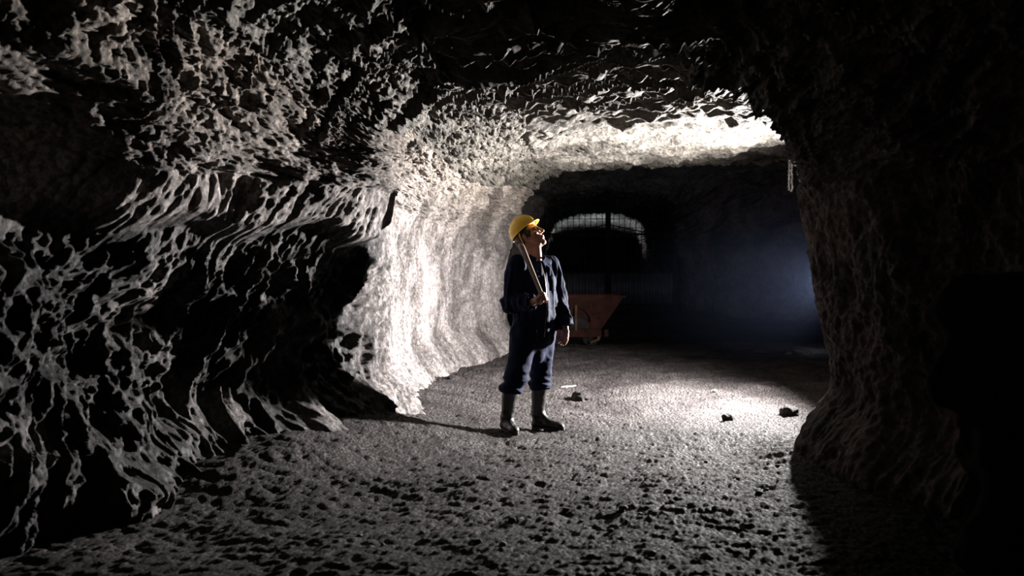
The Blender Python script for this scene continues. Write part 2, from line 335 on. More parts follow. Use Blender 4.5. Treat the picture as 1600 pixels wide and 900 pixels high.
# ------------------------------------------------------------------ organic modelling: distance field -> surface net
class Field:
    def __init__(s, lo, hi, h):
        s.lo = np.array(lo, np.float32); s.h = h
        s.n = (np.ceil((np.array(hi)-s.lo)/h).astype(int)+1); s.F = np.full(s.n, .2, np.float32)
    def _box(s, lo, hi, pad):
        a = np.clip(np.floor((np.array(lo)-pad-s.lo)/s.h).astype(int), 0, s.n-1)
        b = np.clip(np.ceil((np.array(hi)+pad-s.lo)/s.h).astype(int)+1, 1, s.n)
        ax = [s.lo[k]+s.h*np.arange(a[k], b[k], dtype=np.float32) for k in range(3)]
        X, Y, Z = np.meshgrid(*ax, indexing='ij')
        return tuple(slice(a[k], b[k]) for k in range(3)), np.stack([X, Y, Z], -1)
    def _put(s, sl, d, k, sub=False):
        f = s.F[sl]
        if sub:
            h = np.clip(.5-.5*(f+d)/max(k, 1e-4), 0, 1); s.F[sl] = f*(1-h)-d*h + k*h*(1-h)
        else:
            h = np.clip(.5+.5*(f-d)/max(k, 1e-4), 0, 1); s.F[sl] = f*(1-h)+d*h - k*h*(1-h)
    def cone(s, a, b, ra, rb, k=.015, flat=None, sub=False):
        """tapered capsule; flat=(axis vector, factor) squashes it along that axis"""
        a = np.array(a, np.float32); b = np.array(b, np.float32); r = max(ra, rb)*(max(1, flat[1]) if flat else 1)
        sl, p = s._box(np.minimum(a, b)-r, np.maximum(a, b)+r, .03+k)
        ab = b-a; t = np.clip(((p-a)@ab)/max(ab@ab, 1e-9), 0, 1); q = p-a-t[..., None]*ab
        if flat:
            u = np.array(flat[0], np.float32); u /= np.linalg.norm(u); c = q@u; q = q+(c*(1/flat[1]-1))[..., None]*u
        d = np.linalg.norm(q, axis=-1)-(ra+(rb-ra)*t)
        s._put(sl, d*(min(1, flat[1]) if flat else 1), k, sub)
    def chain(s, pts, rad, k=.015, flat=None):
        for i in range(len(pts)-1): s.cone(pts[i], pts[i+1], rad[i], rad[i+1], k, flat)
    def ell(s, c, r, rot=None, k=.015, sub=False):
        c = np.array(c, np.float32); r = np.array(r, np.float32); m = r.max()
        sl, p = s._box(c-m, c+m, .03+k); q = p-c
        if rot is not None: q = q@np.array(rot, np.float32)      # columns = local axes
        k0 = np.linalg.norm(q/r, axis=-1); k1 = np.linalg.norm(q/(r*r), axis=-1)
        s._put(sl, k0*(k0-1)/np.maximum(k1, 1e-6), k, sub)
    def cut(s, pt, nrm, lo, hi, k=.004):
        """remove what lies on the +nrm side of a plane within a box"""
        sl, p = s._box(lo, hi, 0); n = np.array(nrm, np.float32); n /= np.linalg.norm(n)
        s.F[sl] = np.maximum(s.F[sl], (p-np.array(pt, np.float32))@n)
    def mesh(s, name, off=(0, 0, 0), fn=None):
        F = s.F; S_ = F < 0; n = s.n
        cnt = np.zeros(tuple(n-1), np.int8)
        for i in (0, 1):
            for j in (0, 1):
                for k in (0, 1): cnt += S_[i:n[0]-1+i, j:n[1]-1+j, k:n[2]-1+k]
        act = (cnt > 0) & (cnt < 8); ci = np.argwhere(act); idx = np.full(act.shape, -1, np.int64); idx[act] = np.arange(len(ci))
        acc = np.zeros((len(ci), 3)); num = np.zeros(len(ci))
        cor = [(i, j, k) for i in (0, 1) for j in (0, 1) for k in (0, 1)]
        val = {c: F[ci[:, 0]+c[0], ci[:, 1]+c[1], ci[:, 2]+c[2]] for c in cor}
        for a in cor:
            for ax in range(3):
                if a[ax]: continue
                b = list(a); b[ax] = 1; b = tuple(b); va, vb = val[a], val[b]
                m = (va < 0) != (vb < 0); t = np.where(m, va/np.where(m, va-vb, 1), 0)
                pa = np.array(a, float); e = np.zeros(3); e[ax] = 1
                acc += np.where(m[:, None], pa+t[:, None]*e, 0); num += m
        V = s.lo+s.h*(ci+acc/num[:, None]); quads = []
        for ax in range(3):
            o1, o2 = [(1, 2), (2, 0), (0, 1)][ax]
            sl0 = [slice(None)]*3; sl1 = [slice(None)]*3; sl0[ax] = slice(0, -1); sl1[ax] = slice(1, None)
            A, B = S_[tuple(sl0)], S_[tuple(sl1)]; e = np.argwhere(A != B)
            e = e[(e[:, o1] > 0) & (e[:, o2] > 0) & (e[:, o1] < n[o1]-1) & (e[:, o2] < n[o2]-1)]
            fl = A[e[:, 0], e[:, 1], e[:, 2]]
            def at(d1_, d2_): c = e.copy(); c[:, o1] += d1_; c[:, o2] += d2_; return idx[c[:, 0], c[:, 1], c[:, 2]]
            q = np.stack([at(-1, -1), at(0, -1), at(0, 0), at(-1, 0)], -1); q[~fl] = q[~fl][:, ::-1]; quads.append(q)
        q = np.concatenate(quads); q = q[(q >= 0).all(1)]
        # light smoothing of the net
        for _ in range(2):
            nb = np.zeros_like(V); c = np.zeros(len(V))
            for i in range(4):
                a, b = q[:, i], q[:, (i+1) % 4]
                for ax in range(3): nb[:, ax] += np.bincount(a, V[b, ax], len(V))+np.bincount(b, V[a, ax], len(V))
                c += np.bincount(a, minlength=len(V))+np.bincount(b, minlength=len(V))
            V = V*.5+.5*nb/np.maximum(c, 1)[:, None]
        if fn is not None:
            fnn = np.cross(V[q[:, 2]]-V[q[:, 0]], V[q[:, 3]]-V[q[:, 1]]); N_ = np.zeros_like(V)
            for i in range(4):
                for ax in range(3): N_[:, ax] += np.bincount(q[:, i], fnn[:, ax], len(V))
            N_ /= np.maximum(np.linalg.norm(N_, axis=1, keepdims=True), 1e-12); V = fn(V, N_)
        V = V-np.array(off)
        me = bpy.data.meshes.new(name); me.vertices.add(len(V)); me.vertices.foreach_set('co', V.astype(np.float32).ravel())
        me.loops.add(q.size); me.loops.foreach_set('vertex_index', q.astype(np.int32).ravel())
        me.polygons.add(len(q)); me.polygons.foreach_set('loop_start', np.arange(0, q.size, 4, dtype=np.int32))
        me.update(calc_edges=True); return me
def tube_mesh(name, pts, rad, n=12, off=(0, 0, 0), caps=True):
    """swept round bar along points with a radius at each"""
    pts = [Vector(p)-Vector(off) for p in pts]; bm = bmesh.new(); rings = []
    t = (pts[1]-pts[0]).normalized(); u = t.orthogonal().normalized()
    for i, p in enumerate(pts):
        tt = ((pts[min(i+1, len(pts)-1)]-pts[max(i-1, 0)])).normalized()
        u = (u-tt*u.dot(tt)).normalized(); v_ = tt.cross(u)
        r = rad[i] if hasattr(rad, '__len__') else rad
        rings.append([bm.verts.new(p+(u*math.cos(a)+v_*math.sin(a))*r) for a in [2*math.pi*k/n for k in range(n)]])
    for a, b in zip(rings, rings[1:]):
        for k in range(n): bm.faces.new((a[k], a[(k+1) % n], b[(k+1) % n], b[k]))
    if caps: bm.faces.new(rings[0][::-1]); bm.faces.new(rings[-1])
    me = bpy.data.meshes.new(name); bm.to_mesh(me); bm.free(); return me
def box_bm(bm, c, s, rot=None):
    M4 = Matrix.Translation(Vector(c)) @ (rot.to_4x4() if rot else Matrix.Identity(4)) @ Matrix.Diagonal((*s, 1))
    return bmesh.ops.create_cube(bm, size=1, matrix=M4)['verts']
def bm_obj(name, bm, m, parent=None, bevel=0, smooth=False):
    me = bpy.data.meshes.new(name); bm.to_mesh(me); bm.free(); o = link(name, me, m, parent, smooth)
    if bevel:
        b = o.modifiers.new('bevel', 'BEVEL'); b.width = bevel; b.segments = 2; b.limit_method = 'ANGLE'
    return o

# ------------------------------------------------------------------ the miner
M['skin'] = noisy(mat('skin', (.42, .22, .16), .5, 0, .4), (.24, .115, .08), (.32, .165, .115), 14, .15, 120, .002)
M['cloth'] = noisy(mat('navy_work_cloth', (.03, .045, .12), .8, 0, .06), (.005, .008, .022), (.0075, .0115, .032), 9, .35, 260, .0015)
M['cloth'].node_tree.nodes['Principled BSDF'].inputs['Sheen Weight'].default_value = .0
M['cloth'].node_tree.nodes['Principled BSDF'].inputs['Sheen Tint'].default_value = (.4, .5, 1, 1)
M['rubber'] = noisy(mat('black_rubber', (.02, .02, .02), .38, 0, .5), (.007, .0065, .0065), (.018, .016, .015), 11, .1, 60, .002)
M['helmet'] = mat('yellow_helmet_plastic', (.72, .43, .014), .35, 0, .5)
hb = M['helmet'].node_tree.nodes['Principled BSDF']; hb.inputs['Subsurface Weight'].default_value = .25; hb.inputs['Subsurface Radius'].default_value = (.02, .012, .002)
M['strap'] = mat('orange_webbing', (.75, .33, .02), .7)
M['hair'] = noisy(mat('dark_hair', (.02, .012, .008), .5), (.012, .008, .006), (.04, .024, .016), 60, .6, 220, .004)
M['tee'] = mat('dark_undershirt', (.02, .02, .022), .9)
M['wood'] = noisy(mat('worn_ash_wood', (.3, .2, .14), .5), (.10, .065, .05), (.20, .14, .105), 9, .25, 80, .002)
M['brass'] = mat('dull_zip_metal', (.4, .36, .28), .35, .9)
BX, BY = .17, 8.02; BZ = .5*(fz(-.02, 7.9)+fz(.3, 8.16))
person = empty('person', (BX, BY, BZ))
tag(person, 'man in navy coveralls, yellow hard hat and black boots gazing up', 'person')
OFF = (BX, BY, BZ)
Lv = np.array([.785, .62, 0]); Fv = np.array([.62, -.785, 0]); Uv = np.array([0, 0, 1.])
def T(c, l=0, f=0, z=0): return np.array(c)+Lv*l+Fv*f+Uv*z
# joints
Rs, Re, Rw = (.045, 7.86, 1.375), (-.012, 7.84, 1.075), (.155, 7.64, 1.085)
Ls, Le, Lw = (.315, 8.14, 1.375), (.372, 8.16, 1.12), (.432, 8.05, .885)
Rh, Rk, Ra = (.10, 7.94, .82), (.040, 7.89, .50), (-.035, 7.97, .10)
Lh, Lk, La = (.255, 8.10, .82), (.235, 8.12, .50), (.215, 8.19, .10)
C0 = np.array([.178, 8.01, 0])
# head frame: face turned to the right of the picture, tipped back
yaw = R(70); pit = R(29); hx = np.array([math.sin(yaw)*math.cos(pit), -math.cos(yaw)*math.cos(pit), math.sin(pit)])
hy = np.cross([0, 0, 1], hx); hy /= np.linalg.norm(hy); hz = np.cross(hx, hy)
HO = np.array([.133, 8.00, 1.600]); HR = np.stack([hx, hy, hz], 1); HS = 1.06
def H(a, b, c): return HO+HS*(hx*a+hy*b+hz*c)
# tool handle line
Hd0 = np.array([.238, 7.585, 1.115]); Hd1 = np.array([.068, 7.86, 1.535]); hd = Hd1-Hd0; hd /= np.linalg.norm(hd)
f = Field((-.14, 7.45, 0.0), (.56, 8.42, 1.80), .0035)
# torso, limbs (inside the clothes)
f.ell(T(C0, z=1.24), (.105, .165, .19), np.stack([Fv, Lv, Uv], 1), .03); f.ell(T(C0, z=.98), (.10, .145, .17), np.stack([Fv, Lv, Uv], 1), .03)
f.ell(T(C0, z=.82), (.105, .15, .12), np.stack([Fv, Lv, Uv], 1), .03)
f.cone(Rs, Re, .05, .038); f.cone(Re, Rw, .038, .027); f.cone(Ls, Le, .05, .038); f.cone(Le, Lw, .038, .027)
f.cone(T(C0, -.1, 0, 1.39), T(C0, .1, 0, 1.39), .05, .05, .03)
f.cone(Rh, Rk, .075, .05); f.chain([Rk, (-.012, 7.91, .36), (-.036, 7.96, .16)], [.046, .040, .030]); f.cone(Lh, Lk, .075, .05); f.chain([Lk, (.226, 8.135, .36), (.214, 8.178, .16)], [.046, .040, .030])
# neck and head
f.cone(T(C0, 0, -.015, 1.38), H(-.025, 0, -.03), .066, .058, .02)
f.cone(H(.03, 0, -.085), T(C0, 0, .045, 1.42), .03, .035, .03)
hr = lambda a: HR
f.ell(H(-.012, 0, .05), np.array((.098, .076, .085))*HS, HR, .01)
f.ell(H(.035, 0, -.02), np.array((.062, .062, .085))*HS, HR, .02)
f.ell(H(.050, 0, -.070), np.array((.048, .046, .040))*HS, HR, .02)
f.ell(H(.083, 0, -.098), np.array((.020, .024, .018))*HS, HR, .018)
for sg in (-1, 1):
    f.cone(H(.0, .055*sg, -.03), H(.055, .035*sg, -.092), .020, .018, .02)              # jaw
    f.ell(H(.068, .043*sg, -.012), np.array((.022, .020, .016))*HS, HR, .016)           # cheekbone
    f.cone(H(.086, .012*sg, .033), H(.074, .052*sg, .030), .011, .009, .01)             # brow
    f.ell(H(.098, .030*sg, .012), np.array((.018, .016, .011))*HS, HR, .008, True)      # socket
    f.ell(H(.081, .030*sg, .012), np.array((.013, .014, .012))*HS, HR, .003)            # eyeball and lids
    f.cone(H(.073, .046*sg, .016), H(.094, .028*sg, .019), .004, .004, .004)            # upper lid
    e1 = np.array((.017, .007, .031))*HS
    f.ell(H(-.008, .078*sg, -.006), e1, HR, .006); f.ell(H(-.002, .087*sg, -.004), e1*np.array([.5, .7, .55]), HR, .003, True)
    f.ell(H(-.002, .076*sg, -.034), np.array((.008, .006, .009))*HS, HR, .004)
    f.ell(H(.104, .011*sg, -.026), np.array((.009, .007, .007))*HS, HR, .005)
f.cone(H(.092, 0, .028), H(.119, 0, -.016), .0085, .0115, .008)
f.ell(H(.116, 0, -.020), np.array((.013, .0115, .010))*HS, HR, .005)
f.cone(H(.094, -.020, -.051), H(.094, .020, -.051), .005, .005, .006); f.cone(H(.102, -.009, -.050), H(.102, .009, -.050), .006, .006, .005)
f.cone(H(.099, -.014, -.063), H(.099, .014, -.063), .0065, .0065, .005)
f.cone(H(.112, -.018, -.0565), H(.112, .018, -.0565), 0.0035, .0035, .002, sub=True)
# right hand closed round the handle
e1 = -Lv-hd*(-Lv@hd); e1 /= np.linalg.norm(e1); e2 = np.cross(hd, e1)
if e2@Fv < 0: e2 = -e2
rh = .0165
def ring(ang, off, r): a = R(ang); return Hd0+hd*off+(e1*math.cos(a)+e2*math.sin(a))*r
mc = ring(15, 0, rh+.020)
f.cone(Rw, ring(-20, -.004, rh+.03), .027, .022, .012); f.cone(Rw, mc, .024, .018, .012)
for o in (.026, .004, -.018, -.034): f.cone(ring(-50, o*.6, rh+.022), ring(18, o, rh+.014), .016, .0125, .010)
for k, (o, s_) in enumerate(((.031, 1), (.011, 1.06), (-.010, 1), (-.029, .86))):
    angs = [18, 75, 140, 205, 250]; rr = [.0115*s_, .0110*s_, .0098*s_, .0090*s_, .0080*s_]
    f.chain([ring(a, o+.002*k*(j > 1), rh+(.013 if j == 0 else .0095)) for j, a in enumerate(angs)], rr, .0035)
f.chain([ring(-55, .018, rh+.020), ring(-75, .040, rh+.014), ring(-120, .050, rh+.010), ring(-170, .052, rh+.009)], [.0145, .0125, .0112, .009], .006)
# left hand hanging, fingers slightly curled
Wd = np.array([-.02, -.02, -1.]); Wd /= np.linalg.norm(Wd); pf = np.cross(Wd, Lv); pf /= np.linalg.norm(pf)
if pf@Fv < 0: pf = -pf
pl = np.cross(Wd, pf); pl = pl if pl@Lv > 0 else -pl
def LH(d, fwd, out): return np.array(Lw)+Wd*d+pf*fwd+pl*out
f.cone(Lw, LH(.055, 0, 0), .026, .030, .012, (pl, .62)); f.cone(LH(.05, .018, 0), LH(.092, .026, -.002), .016, .013, .01); f.cone(LH(.05, -.012, 0), LH(.092, -.026, -.002), .016, .0125, .01)
f.cone(LH(.06, 0, 0), LH(.088, 0, 0), .030, .030, .01, (pl, .45))
for fwd, ln, cu in ((.030, .075, .8), (.010, .083, 1.0), (-.010, .077, 1.15), (-.029, .061, 1.3)):
    q = [LH(.090, fwd, -.001), LH(.090+ln*.42, fwd*1.04, -.008*cu), LH(.090+ln*.72, fwd*1.02, -.024*cu), LH(.090+ln*.90, fwd*.98, -.040*cu)]
    f.chain(q, [.0105, .0098, .0088, .0075], .0025)
f.chain([LH(.022, .020, -.006), LH(.052, .043, -.014), LH(.082, .050, -.022), LH(.102, .050, -.028)], [.015, .0125, .0108, .0085], .006)
body = link('body', f.mesh('body', OFF), M['skin'], person); tag(body, 'bare face, neck and hands')

# eyes: ball with a dark iris, just inside the lids
M['eye'] = mat('eye_white', (.5, .48, .46), .2); M['iris'] = mat('brown_iris', (.03, .015, .01), .15)
for sg in (-1, 1):
    ec = H(.0825, .030*sg, .0115); bm = bmesh.new(); bmesh.ops.create_uvsphere(bm, u_segments=20, v_segments=14, radius=.0118, matrix=Matrix.Translation(Vector(ec-np.array(OFF))))
    e_o = bm_obj('eye', bm, M['eye'], person, 0, True)
    bm = bmesh.new(); bmesh.ops.create_uvsphere(bm, u_segments=16, v_segments=10, radius=.0058, matrix=Matrix.Translation(Vector(ec+hx*.0066+hz*.002-np.array(OFF)))); bm_obj('iris', bm, M['iris'], e_o, 0, True)

# coverall
f = Field((-.20, 7.42, .28), (.62, 8.46, 1.52), .005)
BR = np.stack([Fv, Lv, Uv], 1)
f.ell(T(C0, 0, .0, 1.235), (.140, .198, .20), BR, .05)
f.ell(T(C0, 0, .015, 1.05), (.148, .185, .20), BR, .06)
f.ell(T(C0, 0, .0, .86), (.145, .175, .20), BR, .06)
f.cone(T(C0, -.12, -.01, 1.385), T(C0, .12, -.01, 1.385), .062, .062, .04)
f.cone(T(C0, 0, -.02, 1.41), T(C0, 0, -.02, 1.43), .080, .070, .03)
f.cone(Rs, Re, .080, .068, .03); f.cone(Re, Rw, .068, .056, .02); f.ell(np.array(Re)+[0.01, 0, -.02], (.07, .07, .06), None, .03)
f.cone(Ls, Le, .074, .066, .035); f.cone(Le, Lw, .066, .058, .02)
f.cone(Rh, Rk, .112, .088, .05); f.cone(Rk, (.000, 7.91, .40), .086, .092, .03); f.ell((-.012, 7.905, .395), (.100, .092, .055), None, .02)
f.cone(Lh, Lk, .108, .080, .05); f.cone(Lk, (.226, 8.13, .40), .079, .084, .03); f.ell((.226, 8.13, .39), (.090, .085, .055), None, .02)
f.cone(T(C0, 0, -.02, .80), T(C0, 0, 0, .66), .12, .085, .05)
rwv = np.array(Rw)-np.array(Re); rwv /= np.linalg.norm(rwv); lwv = np.array(Lw)-np.array(Le); lwv /= np.linalg.norm(lwv)
pc = np.array(Rw)+rwv*.0; f.cut(pc, rwv, pc-np.array([.09, .09, .09])+rwv*.02, pc+np.array([.09, .09, .09])+rwv*.05)
pc2 = np.array(Lw)+lwv*.01; f.cut(pc2, lwv, pc2-.09+lwv*.05, pc2+.09+lwv*.05)
f.cone(pc-rwv*.03, pc+rwv*.03, .044, .047, .003, sub=True); f.cone(pc2-lwv*.03, pc2+lwv*.03, .046, .049, .003, sub=True)
for c_ in ((-.03, 7.93, .30), (.222, 8.145, .30)):
    f.cut((*c_[:2], .352), (0, 0, -1), (c_[0]-.14, c_[1]-.14, .28), (c_[0]+.14, c_[1]+.14, .40))
def folds(V, Nn):
    px_, z_ = V[:, 0], V[:, 2]; lc = (V-C0)@Lv; fc = (V-C0)@Fv
    q = np.stack([lc, fc, z_], -1)
    torso = sstep(.72, .85, z_); d = np.zeros(len(V))
    warp_ = noise(q*3)[:, None]*.25
    # long drapes hanging from the shoulders
    d += torso*.020*(ridge(q*np.array([9, 9, 1.9])+warp_+3)-.55)
    d += torso*.009*(ridge(q*np.array([17, 17, 4])+9)-.5)
    # creases round elbows, waist, knees and the bunched hems
    for c_, s_, a_ in ((Re, .12, .014), (Le, .10, .012), (Lw, .12, .010), ((.178, 8.01, .92), .13, .008), (Rk, .14, .012), (Lk, .14, .012), ((-.012, 7.9, .40), .09, .018), ((.226, 8.13, .40), .09, .018)):
        wgt = np.exp(-(((V-np.array(c_))**2)*np.array([.7, .7, 1])).sum(1)/s_**2)
        d += wgt*a_*(ridge(V*np.array([4.5, 4.5, 17])+np.array([0, 0, 1])*noise(V*5)[:, None]*1.2)-.5)
    d += .004*fbm(V*11, 2)
    # centre closing and waist seam
    near_f = sstep(.03, .08, fc)
    d -= .006*near_f*np.exp(-((lc-.012)/.006)**2)*(z_ > .8)
    d -= .005*np.exp(-((z_-1.02)/.008)**2)*(np.abs(lc) < .2)*(np.abs(fc) < .17)
    nk = sstep(1.40, 1.36, z_)
    return V+Nn*(d*(.3+.7*nk))[:, None]
cov = link('coverall', f.mesh('coverall', OFF, folds), M['cloth'], person)
# collar: stand-up leaf open at the throat, turned-down tips
def collar():
    pts = []
    for i in range(49):
        a = R(-158+316*i/48); rowp = []        # 0 = nape
        back = math.cos(a)
        for j in range(9):
            t = j/8; op = abs(a)/R(158)
            r1 = .083-.004*t+.012*op*t + (.02*op**4)*t; zz = 1.415+.062*t*(1-.25*op**3)+.004*math.sin(5*a)
            c_ = T(C0, 0, -.014+.028*t*.3, 0)
            rowp.append(c_+Lv*math.sin(a)*r1*.98-Fv*back*r1*.95+Uv*(zz-.035*op**2))
        pts.append(rowp)
    me = grid_mesh('collar', np.array(pts)-np.array(OFF)); o = link('collar', me, M['cloth'], cov)
    s_ = o.modifiers.new('thickness', 'SOLIDIFY'); s_.thickness = .006; s_.offset = 0
    sb = o.modifiers.new('sub', 'SUBSURF'); sb.levels = sb.render_levels = 1
collar()
# zip placket, chest pocket and cuffs laid on the cloth
from mathutils.bvhtree import BVHTree
dgc = bpy.context.evaluated_depsgraph_get()
bv = BVHTree.FromPolygons([Vector(v.co)+Vector(OFF) for v in cov.data.vertices], [tuple(p.vertices) for p in cov.data.polygons])
def onto(l, z, lift=.003, dirv=None):
    o_ = Vector(T(C0, l, .5, z)); hit = bv.ray_cast(o_, Vector(-Fv if dirv is None else dirv))
    return np.array(hit[0])+np.array(hit[1])*lift if hit[0] else T(C0, l, .13, z)
zs = np.linspace(1.385, .80, 60)
g = np.array([[onto(l, z, .0035) for l in (-.004, .004, .018, .030)] for z in zs])-np.array(OFF)
o = link('placket', grid_mesh('placket', g), M['cloth'], cov); s_ = o.modifiers.new('t', 'SOLIDIFY'); s_.thickness = .005
o = link('zip', tube_mesh('zip', [onto(-.008, z, .002) for z in zs], .0022, 6, OFF), M['brass'], cov)
for l0 in (.062, -.142):
    g = np.array([[onto(l, z, .004) for l in np.linspace(l0, l0+.085, 8)] for z in np.linspace(1.285, 1.165, 10)])-np.array(OFF)
    o = link('chest_pocket', grid_mesh('chest_pocket', g), M['cloth'], cov); s_ = o.modifiers.new('t', 'SOLIDIFY'); s_.thickness = .004
def ringtube(name, c, ax, r, rr, m, parent, sq=1.0):
    c = Vector(c); ax = Vector(ax).normalized(); u = ax.orthogonal().normalized(); v_ = ax.cross(u); bm = bmesh.new(); rings = []
    n1, n2 = 36, 8
    for i in range(n1):
        a = 2*math.pi*i/n1; dr = u*math.cos(a)+v_*math.sin(a); cc = c+dr*r*(1+.05*math.sin(3*a+1))
        rings.append([bm.verts.new(cc+(dr*math.cos(b)*rr*.35+ax*math.sin(b)*rr)-Vector(OFF)) for b in [2*math.pi*k/n2 for k in range(n2)]])
    for i in range(n1):
        a, b = rings[i], rings[(i+1) % n1]
        for k in range(n2): bm.faces.new((a[k], a[(k+1) % n2], b[(k+1) % n2], b[k]))
    bmesh.ops.recalc_face_normals(bm, faces=bm.faces)
    return bm_obj(name, bm, m, parent, 0, True)
ringtube('cuff', pc-rwv*.012, rwv, .053, .018, M['cloth'], cov); ringtube('cuff', pc2-lwv*.012, lwv, .055, .018, M['cloth'], cov)

# rubber boots
def boot(shaft, ank, heel, toe, zf, r0, r1):
    heel, toe, shaft, ank = map(lambda v: np.array(v, float), (heel, toe, shaft, ank))
    d_ = toe-heel; L_ = np.linalg.norm(d_); d_ /= L_; s_ = np.array([-d_[1], d_[0], 0])
    lo = np.minimum.reduce([heel, toe, shaft, ank])-.12; hi = np.maximum.reduce([heel, toe, shaft, ank])+.12; lo[2] = zf-.02; hi[2] = shaft[2]+.03
    g_ = Field(lo, hi, .0045); z0 = zf
    P_ = lambda a, zz, q=0: np.array([*(heel+d_*L_*a+s_*q)[:2], z0+zz])
    g_.cone(shaft, ank, r0, r1, .01); g_.cone(ank, P_(.20, .055), r1, .042, .02)
    g_.cone(P_(.13, .045), P_(.5, .050), .038, .040, .02, (s_, .95)); g_.cone(ank, P_(.55, .050), r1*.86, .034, .03)
    g_.cone(P_(.5, .046), P_(.84, .036), .041, .037, .02, (s_, 1.12)); g_.cone(P_(.84, .036), P_(.90, .032), .034, .028, .012, (s_, 1.15))
    g_.cut((*heel[:2], z0+.014), (0, 0, -1), lo, hi); g_.cut((*shaft[:2], shaft[2]), (0, 0, 1), lo, hi+.1)
    me = g_.mesh('boot', OFF, lambda V, Nn: V+Nn*(.003*fbm(V*14, 2)+.004*(ridge(V*np.array([6, 6, 22]))-.5)*np.exp(-((V[:, 2]-z0-.13)/.05)**2))[:, None])
    b_ = link('boot', me, M['rubber'], person)
    # sole with a stepped heel
    bm = bmesh.new(); n = 40; prof = []
    for i in range(n):
        a = 2*math.pi*i/n; u = .5+.5*math.cos(a); wd = (.036+.013*math.sin(math.pi*min(1, max(0, u)**1.4)))*abs(math.sin(a))**.55*math.copysign(1, math.sin(a))
        prof.append((u*L_*.99+.003, wd))
    def slab(pr, za, zb):
        A_ = [bm.verts.new(Vector(np.array([*(heel+d_*x_+s_*y_)[:2], z0+za]))-Vector(OFF)) for x_, y_ in pr]
        B_ = [bm.verts.new(Vector(np.array([*(heel+d_*x_+s_*y_)[:2], z0+zb]))-Vector(OFF)) for x_, y_ in pr]
        bm.faces.new(A_); bm.faces.new(B_[::-1])
        for k in range(len(pr)): bm.faces.new((A_[k], B_[k], B_[(k+1) % len(pr)], A_[(k+1) % len(pr)]))
    slab(prof, .012, .024)
    slab([(max(x_, 0), y_*.97) for x_, y_ in [(min(x_, .30*L_), y_) for x_, y_ in prof]], -.012, .012)
    slab([(x_, y_*.97) for x_, y_ in [(max(x_, .42*L_), y_) for x_, y_ in prof]], -.012, .012)
    bmesh.ops.recalc_face_normals(bm, faces=bm.faces); bm_obj('sole', bm, M['rubber'], b_, .002)
    ringv = np.array(shaft)
    ringtube('boot_rim', (shaft[0], shaft[1], shaft[2]-.012), (0, 0, 1), r0, .008, M['rubber'], b_)
zr, zl = fz(-.02, 7.9), fz(.3, 8.16)
boot((-.012, 7.91, .385), (-.040, 7.965, .15), (-.075, 8.05, 0), (.035, 7.79, 0), zr+.004, .066, .048)
boot((.226, 8.135, .385), (.212, 8.18, .15), (.162, 8.21, 0), (.430, 8.10, 0), zl+.004, .070, .050)

# hair under the helmet
f = Field(HO-.17, HO+.19, .003)
f.ell(H(-.018, 0, .040), np.array((.099, .081, .085))*HS, HR, .01); f.ell(H(-.055, 0, -.015), np.array((.055, .066, .060))*HS, HR, .02)
for sg in (-1, 1): f.cone(H(.030, .064*sg, .03), H(.026, .066*sg, -.012), .014, .008, .01)
f.cut(H(.05, 0, .055), hx, HO-.2, HO+.2)
link('hair', f.mesh('hair', OFF, lambda V, Nn: V+Nn*(.0035*ridge(V*np.array([60, 60, 18])))[:, None]), M['hair'], person)
# helmet: dome with crown ridge, rim and peak, tipped back with the head
def helmet():
    nU, nV = 72, 22; pts = []
    for i in range(nU+1):
        a = 2*math.pi*i/nU; ca, sa = math.cos(a), math.sin(a); row = []
        for j in range(nV):
            t = j/(nV-1)*(math.pi/2)
            r_ = math.sin(t); h_ = math.cos(t)
            x_ = .122*r_*ca; y_ = .101*r_*sa; z_ = .112*h_**.92
            ridge_ = .010*math.exp(-(y_/.012)**2)*h_**.35+.004*math.exp(-((abs(y_)-.036)/.007)**2)*h_**.5
            nrm = np.array([x_/.122**2, y_/.101**2, z_/.112**2]); nrm /= max(np.linalg.norm(nrm), 1e-6)
            row.append(np.array([x_, y_, z_])+nrm*ridge_)
        fr_ = max(0, ca)**1.5
        for e_, (ex, dz) in enumerate(((.005, -.003), (.008, -.005))):
            k_ = ex+fr_*(.013 if e_ == 0 else .028); row.append(np.array([(.122+k_)*ca, (.101+k_*.55)*sa, dz-fr_*(.001 if e_ == 0 else .003)]))
        pts.append(row)
    G_ = np.array(pts); tl = R(-11)     # helmet sits a little back on the head
    xx, zz = G_[..., 0].copy(), G_[..., 2].copy()
    G_[..., 0] = xx*math.cos(tl)+zz*math.sin(tl); G_[..., 2] = -xx*math.sin(tl)+zz*math.cos(tl)
    Wd_ = HO+HS*((G_[..., :1]*.93-.014)*hx+G_[..., 1:2]*.94*hy+(G_[..., 2:]+.054)*hz)
    o = link('helmet', grid_mesh('helmet', Wd_-np.array(OFF)), M['helmet'], person)
    s_ = o.modifiers.new('t', 'SOLIDIFY'); s_.thickness = .0035; s_.offset = 1
    w_ = o.modifiers.new('weld', 'WELD'); w_.merge_threshold = .0004; o.modifiers.move(1, 0)
    # headband and nape strap
    ringp = [H(-.012+.098*math.cos(a), .082*math.sin(a), .060+.012*math.cos(a)) for a in [2*math.pi*k/32 for k in range(33)]]
    link('headband', tube_mesh('headband', ringp, .006, 8, OFF, False), M['strap'], o)
    for sg in (-1, 1):
        sp = [H(-.030, .088*sg, .040), H(-.034, .089*sg, .010), H(-.038, .082*sg, -.025), H(-.050, .066*sg, -.055), H(-.070, .035*sg, -.066), H(-.078, 0, -.068)]
        link('nape_strap', tube_mesh('nape_strap', sp, .0062, 8, OFF), M['strap'], o)
helmet()

